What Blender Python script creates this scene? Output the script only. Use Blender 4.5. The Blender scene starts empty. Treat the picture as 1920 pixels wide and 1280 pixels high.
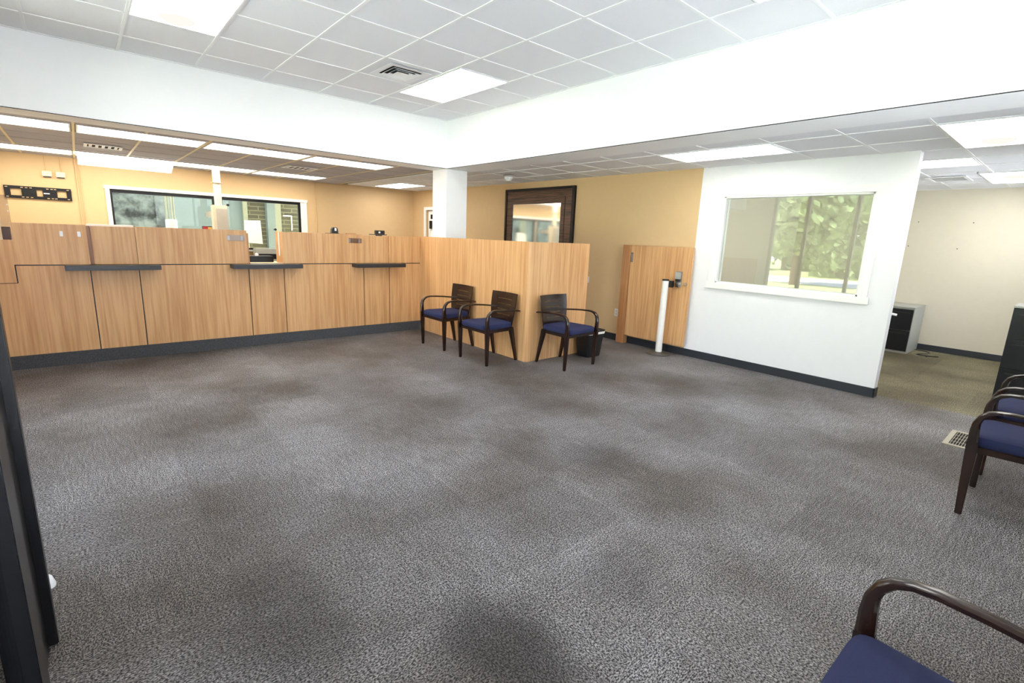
import bpy, bmesh, math, random
from mathutils import Vector, Matrix
random.seed(7)
SC = bpy.context.scene
COL = SC.collection
PI = math.pi

# ------------------------------------------------------------------ camera
cam_d = bpy.data.cameras.new('camera')
cam = bpy.data.objects.new('camera', cam_d)
COL.objects.link(cam)
cam_d.sensor_fit = 'HORIZONTAL'
cam_d.sensor_width = 36.0
cam_d.lens = 36.0 * 926.998 / 1920.0
cam_d.clip_start = 0.02
cam_d.clip_end = 200
RT = Vector((0.75907325, -0.64983006, 0.0390985))
UP = Vector((0.10601721, 0.18265001, 0.97744531))
FW = Vector((0.64231468, 0.73780747, -0.20753791))
cam.matrix_world = Matrix(((RT.x, UP.x, -FW.x, -4.0701), (RT.y, UP.y, -FW.y, -6.2402),
                           (RT.z, UP.z, -FW.z, 1.52), (0, 0, 0, 1)))
SC.camera = cam

# ------------------------------------------------------------------ exposure, sky, sun
SC.view_settings.view_transform = 'Standard'
SC.view_settings.look = 'None'
SC.view_settings.gamma = 1.0
SC.view_settings.use_curve_mapping = False
SC.view_settings.exposure = 0.80
PANEL = 6.5        # radiance of the ceiling light lenses
SKY = 5.0
SUN = 34.0
world = bpy.data.worlds.new('sky')
SC.world = world
world.use_nodes = True
wn = world.node_tree
wn.nodes.clear()
wo = wn.nodes.new('ShaderNodeOutputWorld')
wb = wn.nodes.new('ShaderNodeBackground')
ws = wn.nodes.new('ShaderNodeTexCoord')
wsep = wn.nodes.new('ShaderNodeSeparateXYZ')
wr = wn.nodes.new('ShaderNodeValToRGB')
wr.color_ramp.elements[0].position = 0.0
wr.color_ramp.elements[0].color = (0.92, 0.96, 1.0, 1)
wr.color_ramp.elements[1].position = 0.8
wr.color_ramp.elements[1].color = (0.42, 0.62, 1.0, 1)
wn.links.new(ws.outputs['Generated'], wsep.inputs[0])
wn.links.new(wsep.outputs['Z'], wr.inputs[0])
wn.links.new(wr.outputs[0], wb.inputs[0])
wb.inputs[1].default_value = SKY
wn.links.new(wb.outputs[0], wo.inputs[0])
sun_d = bpy.data.lights.new('sun', 'SUN')
sun_d.energy = SUN
sun_d.angle = math.radians(0.6)
sun_d.color = (1.0, 0.95, 0.86)
sun = bpy.data.objects.new('sun', sun_d)
COL.objects.link(sun)
sun.location = (10, 6, 20)
sun.rotation_euler = (math.radians(-18), math.radians(30), 0)   # shines from above the roof towards -x, out over the lawn

# ------------------------------------------------------------------ materials
def new_mat(name):
    m = bpy.data.materials.new(name)
    m.use_nodes = True
    return m, m.node_tree.nodes, m.node_tree.links, m.node_tree.nodes['Principled BSDF']

def lin(c):
    return tuple((v / 12.92 if v <= 0.04045 else ((v + 0.055) / 1.055) ** 2.4) for v in c) + (1.0,)

def srgb(r, g, b):
    return lin((r / 255, g / 255, b / 255))

def plain(name, col, rough=0.5, metal=0.0, noise=0.04, nscale=12.0, bump=0.0, bscale=80.0, spec=0.5, emit=0.0):
    m, n, l, p = new_mat(name)
    tc = n.new('ShaderNodeTexCoord')
    nz = n.new('ShaderNodeTexNoise')
    nz.inputs['Scale'].default_value = nscale
    nz.inputs['Detail'].default_value = 3
    l.new(tc.outputs['Object'], nz.inputs['Vector'])
    mx = n.new('ShaderNodeMix')
    mx.data_type = 'RGBA'
    mx.inputs[6].default_value = tuple(max(0, v * (1 - noise * 2)) for v in col[:3]) + (1,)
    mx.inputs[7].default_value = tuple(min(1, v * (1 + noise * 2)) for v in col[:3]) + (1,)
    l.new(nz.outputs['Fac'], mx.inputs[0])
    l.new(mx.outputs[2], p.inputs['Base Color'])
    p.inputs['Roughness'].default_value = rough
    p.inputs['Metallic'].default_value = metal
    p.inputs['Specular IOR Level'].default_value = spec
    if bump:
        n2 = n.new('ShaderNodeTexNoise')
        n2.inputs['Scale'].default_value = bscale
        l.new(tc.outputs['Object'], n2.inputs['Vector'])
        bp = n.new('ShaderNodeBump')
        bp.inputs['Strength'].default_value = bump
        bp.inputs['Distance'].default_value = 0.004
        l.new(n2.outputs['Fac'], bp.inputs['Height'])
        l.new(bp.outputs[0], p.inputs['Normal'])
    if emit:
        p.inputs['Emission Color'].default_value = col
        p.inputs['Emission Strength'].default_value = emit
    return m

def wood(name, c1, c2, rough=0.38, sc=(42, 42, 1.4), fine=(260, 260, 6), spec=0.5):
    m, n, l, p = new_mat(name)
    tc = n.new('ShaderNodeTexCoord')
    def band(scl, det):
        mp = n.new('ShaderNodeMapping')
        mp.inputs['Scale'].default_value = scl
        l.new(tc.outputs['Object'], mp.inputs['Vector'])
        z = n.new('ShaderNodeTexNoise')
        z.inputs['Scale'].default_value = 1.0
        z.inputs['Detail'].default_value = det
        l.new(mp.outputs[0], z.inputs['Vector'])
        return z
    a = band(sc, 3)
    b = band(fine, 2)
    c = band((sc[0] * 0.13, sc[1] * 0.13, sc[2] * 0.3), 2)
    ad = n.new('ShaderNodeMath'); ad.operation = 'MULTIPLY_ADD'
    l.new(b.outputs['Fac'], ad.inputs[0]); ad.inputs[1].default_value = 0.35
    l.new(a.outputs['Fac'], ad.inputs[2])
    ad2 = n.new('ShaderNodeMath'); ad2.operation = 'MULTIPLY_ADD'
    l.new(c.outputs['Fac'], ad2.inputs[0]); ad2.inputs[1].default_value = 0.5
    l.new(ad.outputs[0], ad2.inputs[2])
    r = n.new('ShaderNodeValToRGB')
    r.color_ramp.elements[0].position = 0.62; r.color_ramp.elements[0].color = c1
    r.color_ramp.elements[1].position = 1.22 if False else 1.0; r.color_ramp.elements[1].color = c2
    sb = n.new('ShaderNodeMath'); sb.operation = 'SUBTRACT'; sb.inputs[1].default_value = 0.1
    l.new(ad2.outputs[0], sb.inputs[0])
    l.new(sb.outputs[0], r.inputs[0])
    l.new(r.outputs[0], p.inputs['Base Color'])
    p.inputs['Roughness'].default_value = rough
    p.inputs['Specular IOR Level'].default_value = spec
    return m

DARK_SPOTS = [(-3.04, -5.05, .40, .6), (-2.26, -5.1, .30, .3), (-1.41, -4.22, .40, .35), (-3.72, -4.35, .4, .3)]
def carpet(name, dark, light, tint, along):
    m, n, l, p = new_mat(name)
    tc = n.new('ShaderNodeTexCoord')
    gm = n.new('ShaderNodeNewGeometry')
    # tufts: fine speckle, a little stretched along the row
    mp = n.new('ShaderNodeMapping')
    mp.inputs['Scale'].default_value = (105, 180, 100) if along == 'x' else (180, 105, 100)
    l.new(gm.outputs['Position'], mp.inputs['Vector'])
    sp = n.new('ShaderNodeTexNoise')
    sp.inputs['Scale'].default_value = 1.0
    sp.inputs['Detail'].default_value = 2.0
    sp.inputs['Roughness'].default_value = 0.7
    l.new(mp.outputs[0], sp.inputs['Vector'])
    rp = n.new('ShaderNodeValToRGB')
    rp.color_ramp.elements[0].position = 0.42; rp.color_ramp.elements[0].color = dark
    rp.color_ramp.elements[1].position = 0.62; rp.color_ramp.elements[1].color = light
    l.new(sp.outputs['Fac'], rp.inputs[0])
    # broken ribs of the woven rows
    mp2 = n.new('ShaderNodeMapping')
    mp2.inputs['Scale'].default_value = (7, 75, 1) if along == 'x' else (75, 7, 1)
    l.new(gm.outputs['Position'], mp2.inputs['Vector'])
    rb = n.new('ShaderNodeTexNoise')
    rb.inputs['Scale'].default_value = 1.0
    rb.inputs['Detail'].default_value = 2.0
    l.new(mp2.outputs[0], rb.inputs['Vector'])
    # traffic wear, blotches metres across
    wr_ = n.new('ShaderNodeTexNoise')
    wr_.inputs['Scale'].default_value = 0.9
    wr_.inputs['Detail'].default_value = 5.0
    l.new(gm.outputs['Position'], wr_.inputs['Vector'])
    wr2 = n.new('ShaderNodeValToRGB')
    wr2.color_ramp.elements[0].position = 0.36; wr2.color_ramp.elements[0].color = (0.50, 0.455, 0.42, 1)
    wr2.color_ramp.elements[1].position = 0.66; wr2.color_ramp.elements[1].color = (1.15, 1.17, 1.24, 1)
    l.new(wr_.outputs['Fac'], wr2.inputs[0])
    oi = n.new('ShaderNodeObjectInfo')
    mr = n.new('ShaderNodeMapRange')
    mr.inputs['To Min'].default_value = 0.88; mr.inputs['To Max'].default_value = 1.10
    l.new(oi.outputs['Random'], mr.inputs['Value'])
    mr2 = n.new('ShaderNodeMapRange')
    mr2.inputs['From Min'].default_value = 0.3; mr2.inputs['From Max'].default_value = 0.7
    mr2.inputs['To Min'].default_value = 0.72; mr2.inputs['To Max'].default_value = 1.22
    l.new(rb.outputs['Fac'], mr2.inputs['Value'])
    ml = n.new('ShaderNodeMath'); ml.operation = 'MULTIPLY'
    l.new(mr.outputs[0], ml.inputs[0]); l.new(mr2.outputs[0], ml.inputs[1])
    m1 = n.new('ShaderNodeMix'); m1.data_type = 'RGBA'; m1.blend_type = 'MULTIPLY'; m1.inputs[0].default_value = 1
    l.new(rp.outputs[0], m1.inputs[6]); l.new(wr2.outputs[0], m1.inputs[7])
    vm = n.new('ShaderNodeVectorMath'); vm.operation = 'SCALE'
    l.new(m1.outputs[2], vm.inputs[0]); l.new(ml.outputs[0], vm.inputs['Scale'])
    vt = n.new('ShaderNodeVectorMath'); vt.operation = 'MULTIPLY'; vt.inputs[1].default_value = tint
    l.new(vm.outputs[0], vt.inputs[0])
    # soft irregular darker spots at fixed places on the floor
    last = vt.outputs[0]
    for (sx, sy, sr, amt) in DARK_SPOTS:
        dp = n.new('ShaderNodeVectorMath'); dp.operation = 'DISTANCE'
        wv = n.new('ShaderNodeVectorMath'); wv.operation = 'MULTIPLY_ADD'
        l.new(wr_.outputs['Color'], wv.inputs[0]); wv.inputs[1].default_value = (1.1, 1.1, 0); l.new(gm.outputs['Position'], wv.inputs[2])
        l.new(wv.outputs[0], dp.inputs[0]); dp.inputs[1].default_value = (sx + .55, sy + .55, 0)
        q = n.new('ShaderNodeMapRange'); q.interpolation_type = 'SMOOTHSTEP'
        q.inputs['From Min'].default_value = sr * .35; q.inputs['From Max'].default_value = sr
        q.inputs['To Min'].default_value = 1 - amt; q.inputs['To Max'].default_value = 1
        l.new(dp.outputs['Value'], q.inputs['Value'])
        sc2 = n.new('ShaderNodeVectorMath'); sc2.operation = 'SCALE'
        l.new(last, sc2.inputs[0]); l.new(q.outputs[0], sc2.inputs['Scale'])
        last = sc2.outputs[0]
    l.new(last, p.inputs['Base Color'])
    p.inputs['Roughness'].default_value = 0.62
    p.inputs['Specular IOR Level'].default_value = 0.35
    bp = n.new('ShaderNodeBump')
    bp.inputs['Strength'].default_value = 0.75
    bp.inputs['Distance'].default_value = 0.006
    l.new(sp.outputs['Fac'], bp.inputs['Height'])
    l.new(bp.outputs[0], p.inputs['Normal'])
    return m

def glass(name, tint=(1, 1, 1, 1), ior=1.5, rough=0.0):
    m, n, l, p = new_mat(name)
    n.remove(p)
    out = n['Material Output']
    t = n.new('ShaderNodeBsdfTransparent'); t.inputs[0].default_value = tint
    g = n.new('ShaderNodeBsdfGlossy'); g.inputs['Roughness'].default_value = rough
    f = n.new('ShaderNodeFresnel'); f.inputs[0].default_value = ior
    mx = n.new('ShaderNodeMixShader')
    l.new(f.outputs[0], mx.inputs[0]); l.new(t.outputs[0], mx.inputs[1]); l.new(g.outputs[0], mx.inputs[2])
    l.new(mx.outputs[0], out.inputs[0])
    return m

def lens(name, col, strength):
    m, n, l, p = new_mat(name)
    n.remove(p)
    e = n.new('ShaderNodeEmission')
    e.inputs[0].default_value = col
    e.inputs[1].default_value = strength
    l.new(e.outputs[0], n['Material Output'].inputs[0])
    return m

M = {}
M['white_wall'] = plain('white_paint', srgb(240, 240, 240), 0.55, noise=0.01, bump=0.05, bscale=300)
M['tan_wall'] = plain('tan_paint', srgb(218, 186, 140), 0.6, noise=0.015, bump=0.05, bscale=300)
M['cream_wall'] = plain('cream_paint', srgb(220, 210, 190), 0.6, noise=0.015)
M['trim_white'] = plain('white_trim_paint', srgb(245, 244, 240), 0.35, noise=0.01)
M['tile'] = plain('ceiling_tile_fibre', srgb(230, 230, 233), 0.85, noise=0.03, nscale=140, bump=0.5, bscale=240, spec=0.2)
M['tbar'] = plain('white_enamel_grid', srgb(232, 232, 232), 0.45, noise=0.01)
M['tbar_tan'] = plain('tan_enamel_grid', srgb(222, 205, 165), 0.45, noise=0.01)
M['plenum'] = plain('ceiling_void', srgb(150, 148, 145), 0.9)
M['lens'] = lens('lit_lens', (1.0, 0.985, 0.95, 1), PANEL)
M['lens_warm'] = lens('lit_lens_warm', (1.0, 0.93, 0.80, 1), PANEL)
M['lens_dim'] = lens('dome_glow', (1.0, 0.96, 0.88, 1), 0.58)  # the dome's faint glow is set as its own emission
M['black_frame'] = plain('black_anodised_frame', srgb(26, 25, 27), 0.32, 0.4, noise=0.05)
M['black_plastic'] = plain('black_plastic', srgb(22, 22, 24), 0.4)
M['black_metal'] = plain('black_enamel_steel', srgb(16, 17, 20), 0.38, 0.0, noise=0.05, spec=0.35)
M['grey_metal'] = plain('grey_enamel_steel', srgb(168, 168, 160), 0.35, 0.0)
M['vinyl'] = plain('black_vinyl_base', srgb(44, 47, 54), 0.38, noise=0.1, nscale=4)
M['maple'] = wood('maple_veneer', srgb(196, 143, 92), srgb(221, 174, 122))
M['maple_edge'] = wood('maple_edge', srgb(168, 112, 68), srgb(200, 148, 100))
M['gap_shade'] = wood('gap_shade_wood', srgb(120, 78, 50), srgb(160, 110, 76))  # darker wood tone that paints the shade inside the station gap
M['espresso'] = wood('espresso_wood', srgb(20, 11, 8), srgb(48, 26, 17), 0.2, (30, 30, 6), (200, 200, 20), 0.6)
M['door_wood'] = wood('dark_door_wood', srgb(44, 28, 22), srgb(104, 70, 50), 0.3, (3, 3, 60), (8, 8, 300))
M['navy'] = plain('navy_fabric', srgb(44, 49, 82), 0.8, noise=0.15, nscale=500, bump=0.5, bscale=700, spec=0.2)
M['bronze'] = plain('bronze_cap', srgb(226, 176, 140), 0.3, 0.3)
M['ledge'] = plain('charcoal_laminate', srgb(44, 44, 48), 0.35, noise=0.15, nscale=160)
M['kick'] = plain('charcoal_carpet_base', srgb(80, 81, 84), 0.9, noise=0.45, nscale=160, bump=0.8, bscale=200, spec=0.1)
M['counter_top'] = plain('pale_laminate', srgb(205, 195, 165), 0.4, noise=0.05)
M['acrylic'] = glass('clear_acrylic', (0.80, 0.78, 0.79, 1), 1.45, 0.12)
M['clip'] = plain('white_clip_plastic', srgb(245, 245, 250), 0.3)
M['glass'] = glass('window_glass', (0.97, 0.99, 0.98, 1), 1.5)
M['green_glass'] = glass('tinted_window_glass', (0.80, 0.86, 0.82, 1), 1.28)
M['office_glass'] = glass('office_window_glass', (0.93, 0.96, 0.93, 1), 1.85)
M['mirror'] = plain('mirror_glass', (0.85, 0.87, 0.85, 1), 0.06, 1.0, noise=0.0)
M['paper'] = plain('white_paper', srgb(245, 240, 232), 0.7)
M['chrome'] = plain('brushed_chrome', srgb(190, 190, 192), 0.25, 0.9)
M['pole_white'] = plain('white_painted_pole', srgb(236, 232, 226), 0.4)
M['base_grey'] = plain('grey_cast_base', srgb(74, 70, 64), 0.45)
M['beige_plastic'] = plain('beige_plastic', srgb(228, 218, 190), 0.45)
M['pipe'] = plain('cream_pipe_paint', srgb(226, 212, 186), 0.45)
M['pipe_box'] = plain('greige_box', srgb(196, 186, 170), 0.5)
M['register'] = plain('beige_register', srgb(158, 150, 132), 0.4)
M['duct_dark'] = plain('duct_shade', srgb(14, 14, 14), 0.9)  # flat dark plates paint the unlit depth behind vent louvers and register bars
M['red'] = plain('red_card', srgb(190, 40, 40), 0.5)
M['yellow'] = plain('yellow_card', srgb(235, 180, 60), 0.5)
M['mauve'] = plain('mauve_fabric_panel', srgb(140, 118, 112), 0.8)
M['panel_out'] = plain('pale_stucco', srgb(98, 106, 101), 0.9, noise=0.10, nscale=3)
M['post_out'] = plain('cream_outdoor_post', srgb(120, 118, 96), 0.7)
M['asphalt'] = plain('concrete_paving', srgb(204, 204, 208), 0.9, noise=0.08)
M['grass'] = plain('lawn_grass', srgb(164, 172, 122), 0.9, noise=0.2, nscale=1.5, spec=0.1)
M['leaf'] = plain('tree_foliage', srgb(130, 146, 100), 0.9, noise=0.3, nscale=3, spec=0.1)
M['bark'] = plain('tree_bark', srgb(90, 74, 60), 0.9)
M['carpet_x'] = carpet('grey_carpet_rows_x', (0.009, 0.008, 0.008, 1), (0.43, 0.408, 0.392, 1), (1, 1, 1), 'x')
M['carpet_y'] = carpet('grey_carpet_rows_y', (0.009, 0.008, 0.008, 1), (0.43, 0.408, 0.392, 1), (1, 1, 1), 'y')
M['olive_x'] = carpet('olive_carpet_rows_x', (0.024, 0.021, 0.012, 1), (0.44, 0.40, 0.26, 1), (1, 0.97, 0.85), 'x')
M['olive_y'] = carpet('olive_carpet_rows_y', (0.024, 0.021, 0.012, 1), (0.44, 0.40, 0.26, 1), (1, 0.97, 0.85), 'y')

def stone_mat():
    m, n, l, p = new_mat('stained_concrete')
    tc = n.new('ShaderNodeTexCoord')
    a = n.new('ShaderNodeTexNoise'); a.inputs['Scale'].default_value = 3.2; a.inputs['Detail'].default_value = 8; a.inputs['Roughness'].default_value = 0.65
    l.new(tc.outputs['Object'], a.inputs['Vector'])
    r = n.new('ShaderNodeValToRGB')
    r.color_ramp.elements[0].position = 0.40; r.color_ramp.elements[0].color = srgb(30, 29, 26)
    r.color_ramp.elements[1].position = 0.60; r.color_ramp.elements[1].color = srgb(104, 108, 102)
    l.new(a.outputs['Fac'], r.inputs[0]); l.new(r.outputs[0], p.inputs['Base Color'])
    p.inputs['Roughness'].default_value = 0.95
    return m
M['stone'] = stone_mat()

def brick_mat():
    m, n, l, p = new_mat('tan_brickwork')
    tc = n.new('ShaderNodeTexCoord')
    mp = n.new('ShaderNodeMapping')
    mp.inputs['Rotation'].default_value = (PI / 2, 0, 0)
    l.new(tc.outputs['Object'], mp.inputs['Vector'])
    b = n.new('ShaderNodeTexBrick')
    b.inputs['Color1'].default_value = srgb(76, 72, 52)
    b.inputs['Color2'].default_value = srgb(62, 58, 42)
    b.inputs['Mortar'].default_value = srgb(104, 100, 76)
    b.inputs['Scale'].default_value = 1.0
    b.inputs['Brick Width'].default_value = 0.4
    b.inputs['Row Height'].default_value = 0.1
    b.inputs['Mortar Size'].default_value = 0.012
    l.new(mp.outputs[0], b.inputs['Vector'])
    l.new(b.outputs['Color'], p.inputs['Base Color'])
    p.inputs['Roughness'].default_value = 0.9
    return m
M['brick'] = brick_mat()

# ------------------------------------------------------------------ mesh helpers
class MB:
    """collects faces and links them as one mesh object"""
    def __init__(s):
        s.bm = bmesh.new()
    def box(s, x0, x1, y0, y1, z0, z1):
        x0, x1 = min(x0, x1), max(x0, x1); y0, y1 = min(y0, y1), max(y0, y1); z0, z1 = min(z0, z1), max(z0, z1)
        v = [s.bm.verts.new(c) for c in ((x0, y0, z0), (x1, y0, z0), (x1, y1, z0), (x0, y1, z0),
                                         (x0, y0, z1), (x1, y0, z1), (x1, y1, z1), (x0, y1, z1))]
        for f in ((0, 3, 2, 1), (4, 5, 6, 7), (0, 1, 5, 4), (1, 2, 6, 5), (2, 3, 7, 6), (3, 0, 4, 7)):
            s.bm.faces.new([v[i] for i in f])
        return s
    def prism(s, pts, axis, a, b):
        """polygon pts extruded along axis from a to b"""
        def P(p, t):
            return {'x': (t, p[0], p[1]), 'y': (p[0], t, p[1]), 'z': (p[0], p[1], t)}[axis]
        lo = [s.bm.verts.new(P(p, a)) for p in pts]
        hi = [s.bm.verts.new(P(p, b)) for p in pts]
        s.bm.faces.new(lo[::-1]); s.bm.faces.new(hi)
        n = len(pts)
        for i in range(n):
            s.bm.faces.new((lo[i], lo[(i + 1) % n], hi[(i + 1) % n], hi[i]))
        return s
    def tube(s, pts, r, seg=10, cap=True):
        """round tube through points; r number or list"""
        pts = [Vector(p) for p in pts]
        rs = r if isinstance(r, (list, tuple)) else [r] * len(pts)
        rings = []
        ref = None
        for i, p in enumerate(pts):
            d = (pts[min(i + 1, len(pts) - 1)] - pts[max(i - 1, 0)]).normalized()
            if ref is None:
                ref = Vector((0, 0, 1)) if abs(d.z) < 0.9 else Vector((1, 0, 0))
            u = (ref - d * ref.dot(d)).normalized()
            w = d.cross(u)
            ref = u
            rings.append([s.bm.verts.new(p + (u * math.cos(2 * PI * k / seg) + w * math.sin(2 * PI * k / seg)) * rs[i]) for k in range(seg)])
        for a, b in zip(rings, rings[1:]):
            for k in range(seg):
                s.bm.faces.new((a[k], a[(k + 1) % seg], b[(k + 1) % seg], b[k]))
        if cap:
            s.bm.faces.new(rings[0][::-1]); s.bm.faces.new(rings[-1])
        return s
    def lathe(s, prof, cx=0, cy=0, seg=24):
        """profile of (r, z) spun about a vertical axis"""
        rings = []
        for r, z in prof:
            rings.append([s.bm.verts.new((cx + max(r, 1e-4) * math.cos(2 * PI * k / seg), cy + max(r, 1e-4) * math.sin(2 * PI * k / seg), z)) for k in range(seg)])
        for a, b in zip(rings, rings[1:]):
            for k in range(seg):
                s.bm.faces.new((a[k], a[(k + 1) % seg], b[(k + 1) % seg], b[k]))
        s.bm.faces.new(rings[0][::-1]); s.bm.faces.new(rings[-1])
        return s
    def loft(s, sections, close=True):
        """sections: lists of points, same count"""
        rings = [[s.bm.verts.new(p) for p in sec] for sec in sections]
        n = len(rings[0])
        for a, b in zip(rings, rings[1:]):
            for k in range(n):
                s.bm.faces.new((a[k], a[(k + 1) % n], b[(k + 1) % n], b[k]))
        if close:
            s.bm.faces.new(rings[0][::-1]); s.bm.faces.new(rings[-1])
        return s
    def build(s, name, m, parent=None, bevel=0.0, smooth=False, seg=2):
        bmesh.ops.recalc_face_normals(s.bm, faces=s.bm.faces)
        if bevel:
            bmesh.ops.bevel(s.bm, geom=list(s.bm.edges), offset=bevel, segments=seg, affect='EDGES', clamp_overlap=True)
        me = bpy.data.meshes.new(name)
        s.bm.to_mesh(me); s.bm.free()
        if smooth:
            for p in me.polygons:
                p.use_smooth = True
            try:
                me.set_sharp_from_angle(angle=math.radians(38))
            except Exception:
                pass
        me.materials.append(M[m] if isinstance(m, str) else m)
        o = bpy.data.objects.new(name, me)
        COL.objects.link(o)
        if parent is not None:
            o.parent = parent
        return o

def box(name, m, b, parent=None, bevel=0.0):
    return MB().box(*b).build(name, m, parent, bevel)

def tag(o, label=None, cat=None, group=None, kind=None):
    if label: o['label'] = label
    if cat: o['category'] = cat
    if group: o['group'] = group
    if kind: o['kind'] = kind
    return o

def thing(name, label, cat, group=None, loc=(0, 0, 0)):
    o = bpy.data.objects.new(name, None)
    o.empty_display_size = 0.1
    COL.objects.link(o)
    o.location = loc
    return tag(o, label, cat, group)

def struct(name, m, *boxes, label=None):
    mb = MB()
    for b in boxes:
        mb.box(*b)
    return tag(mb.build(name, m), label, None, None, 'structure')

# ------------------------------------------------------------------ dimensions (metres; origin under the inner corner of the two beams)
T = 0.6096
ZH, ZL, ZS = 3.054, 2.473, 2.425
GX, GY = -0.5724, -0.515
XW, XO, YB = 2.138, 6.012, 4.73
YC, ZT = 0.663, 1.466
XL, YF = -4.95, -6.75

# ================================================================== STRUCTURE
floor = struct('floor', 'plenum', (XL - .1, XO + .1, YF - .1, YB + .1, -0.12, -0.012), label='grey patterned carpet floor laid in square tiles')
def tile_mesh(name, m, w, d, h):
    mb = MB().box(0, w, 0, d, 0, h)
    o = mb.build(name, m)
    return o
def lay_carpet(x0, x1, y0, y1, mats):
    protos = {}
    nx = math.ceil((x1 - x0) / T - 1e-6); ny = math.ceil((y1 - y0) / T - 1e-6)
    for i in range(nx):
        for j in range(ny):
            xa = x0 + i * T; ya = y1 - (j + 1) * T
            xb = min(xa + T, x1); ya2 = max(ya, y0)
            w = round(xb - xa - 0.0008, 4); d = round(ya + T - ya2 - 0.0008, 4)
            mk = mats[0] if random.random() < 0.5 else mats[1]
            key = (w, d, mk)
            if key not in protos:
                o = tile_mesh('carpet_tile', mk, w, d, 0.0119)
                protos[key] = o
            else:
                o = protos[key].copy(); COL.objects.link(o)
            o.location = (xa + 0.0004, ya2 + 0.0004, -0.0119)
            o.parent = floor
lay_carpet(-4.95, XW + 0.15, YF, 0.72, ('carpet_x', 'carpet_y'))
lay_carpet(XW + 0.15, XO, YF, -2.6, ('olive_x', 'olive_y'))

# roof slab, closes everything against the sky
struct('roof', 'plenum', (XL - .6, XO + .3, YF - .5, YB + .3, ZH + 0.06, ZH + 0.3), label='flat roof slab above the ceilings')

# --- raised ceiling
ceil = struct('ceiling', 'plenum', (XL, 0.0, YF, 0.0, ZH + 0.022, ZH + 0.055), label='raised white tile ceiling over the lobby')
protos = {}
def ctile(parent, z, xa, xb, ya, yb, m='tile'):
    g = 0.012
    w = round(xb - xa - 2 * g, 4); d = round(yb - ya - 2 * g, 4)
    if w < 0.03 or d < 0.03:
        return
    key = (w, d, m)
    if key not in protos:
        o = tile_mesh('ceiling_tile', m, w, d, 0.014)
        protos[key] = o
    else:
        o = protos[key].copy(); COL.objects.link(o)
    o.location = (xa + g, ya + g, z + 0.006)
    o.parent = parent
def grid(parent, z, xs, ys, holes, m='tbar', tile='tile', cross=None):
    """tiles between the sorted grid lines xs, ys, leaving out what lies in the holes (lights, vents)"""
    xs = sorted(xs); ys = sorted(ys)
    for xa, xb in zip(xs, xs[1:]):
        for ya, yb in zip(ys, ys[1:]):
            segs = [(ya, yb)]
            for hx0, hx1, hy0, hy1 in holes:
                if hx0 < (xa + xb) / 2 < hx1:
                    ns = []
                    for a, b in segs:
                        if hy1 <= a + .01 or hy0 >= b - .01:
                            ns.append((a, b))
                        else:
                            if hy0 > a + .01: ns.append((a, hy0))
                            if hy1 < b - .01: ns.append((hy1, b))
                    segs = ns
            for a, b in segs:
                ctile(parent, z, xa, xb, a, b, tile)
    h = 0.012
    def cut(lo, hi, spans):
        out = [(lo, hi)]
        for a, b in spans:
            n = []
            for p, q in out:
                if b <= p or a >= q: n.append((p, q)); continue
                if a > p: n.append((p, a))
                if b < q: n.append((b, q))
            out = n
        return out
    for x in xs:
        sp = [(c, d) for a, b, c, d in holes if a + .02 < x < b - .02]
        for p, q in cut(ys[0], ys[-1], sp):
            box('grid_bar', m, (x - h, x + h, p, q, z, z + 0.02), parent)
    for y in ys:
        sp = [(a, b) for a, b, c, d in holes if c + .02 < y < d - .02]
        for p, q in cut(xs[0], xs[-1], sp):
            box('grid_bar', cross or m, (p, q, y - h, y + h, z + 0.0008, z + 0.0195), parent)
L1 = (GX - T, GX, -2.02, -0.80)
L2 = (GX - 5 * T, GX - 4 * T, GY - 3 * T, GY - T)
L3 = (GX - T, GX, -5.73, -4.51)
L4 = (GX - 5 * T, GX - 4 * T, GY - 9 * T, GY - 7 * T)  # unseen light, added out of view to match the visible ones
grid(ceil, ZH, [GX + i * T for i in range(-7, 1)] + [-0.012, XL], [GY - j * T for j in range(0, 11)] + [-0.012], [L1, L2, L3, L4])

# --- low ceilings
clow = struct('ceiling.001', 'plenum', (0.44, XO, YF, YB, ZL + 0.022, ZL + 0.05), label='low white tile ceiling on the right side')
X0 = 0.965
LA = (X0, X0 + T, -4.04, -2.82)
LB = (X0, X0 + 2 * T, -5.87, -5.26)
LC = (X0 + 3 * T, X0 + 4 * T, -5.26, -4.04)
LD = (X0 + 5 * T + .15, X0 + 7 * T + .15, -5.74, -5.13)
LE = (1.0 - .1, 1.6 - .1, 3.05, 4.25)
xs = [X0 + k * T for k in range(0, 8)] + [0.44, XO - .012]
ys = [-4.04 + k * T for k in range(-4, 15)]
grid(clow, ZL, xs, ys, [LA, LB, LC, (LD[0], LD[1], LD[2], LD[3]), LE])
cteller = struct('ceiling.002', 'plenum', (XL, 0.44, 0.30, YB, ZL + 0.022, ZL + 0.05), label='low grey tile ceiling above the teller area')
TX = [-3.995 + k * 1.2192 for k in range(-1, 4)]
R1Y = (0.86, 1.47); R2Y = (3.56, 4.20)
holes_t = []
for k in range(4):
    holes_t.append((TX[k], TX[k + 1], R1Y[0], R1Y[1]))
    holes_t.append((TX[k], TX[k + 1], R2Y[0], R2Y[1]))
M['tile_shade'] = plain('shade_grey_tile', srgb(178, 174, 178), 0.9, noise=0.04, nscale=140, spec=0.2)  # greyer tile copy, paints the dim ceiling between the teller lights
grid(cteller, ZL, [-4.605 + k * T for k in range(0, 9)] + [XL], [0.32, 0.86, 1.47, 2.08, 2.69, 3.30, 3.56, 4.20, 4.70], holes_t, 'tbar_tan', 'tile_shade', 'tile_shade')

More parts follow.
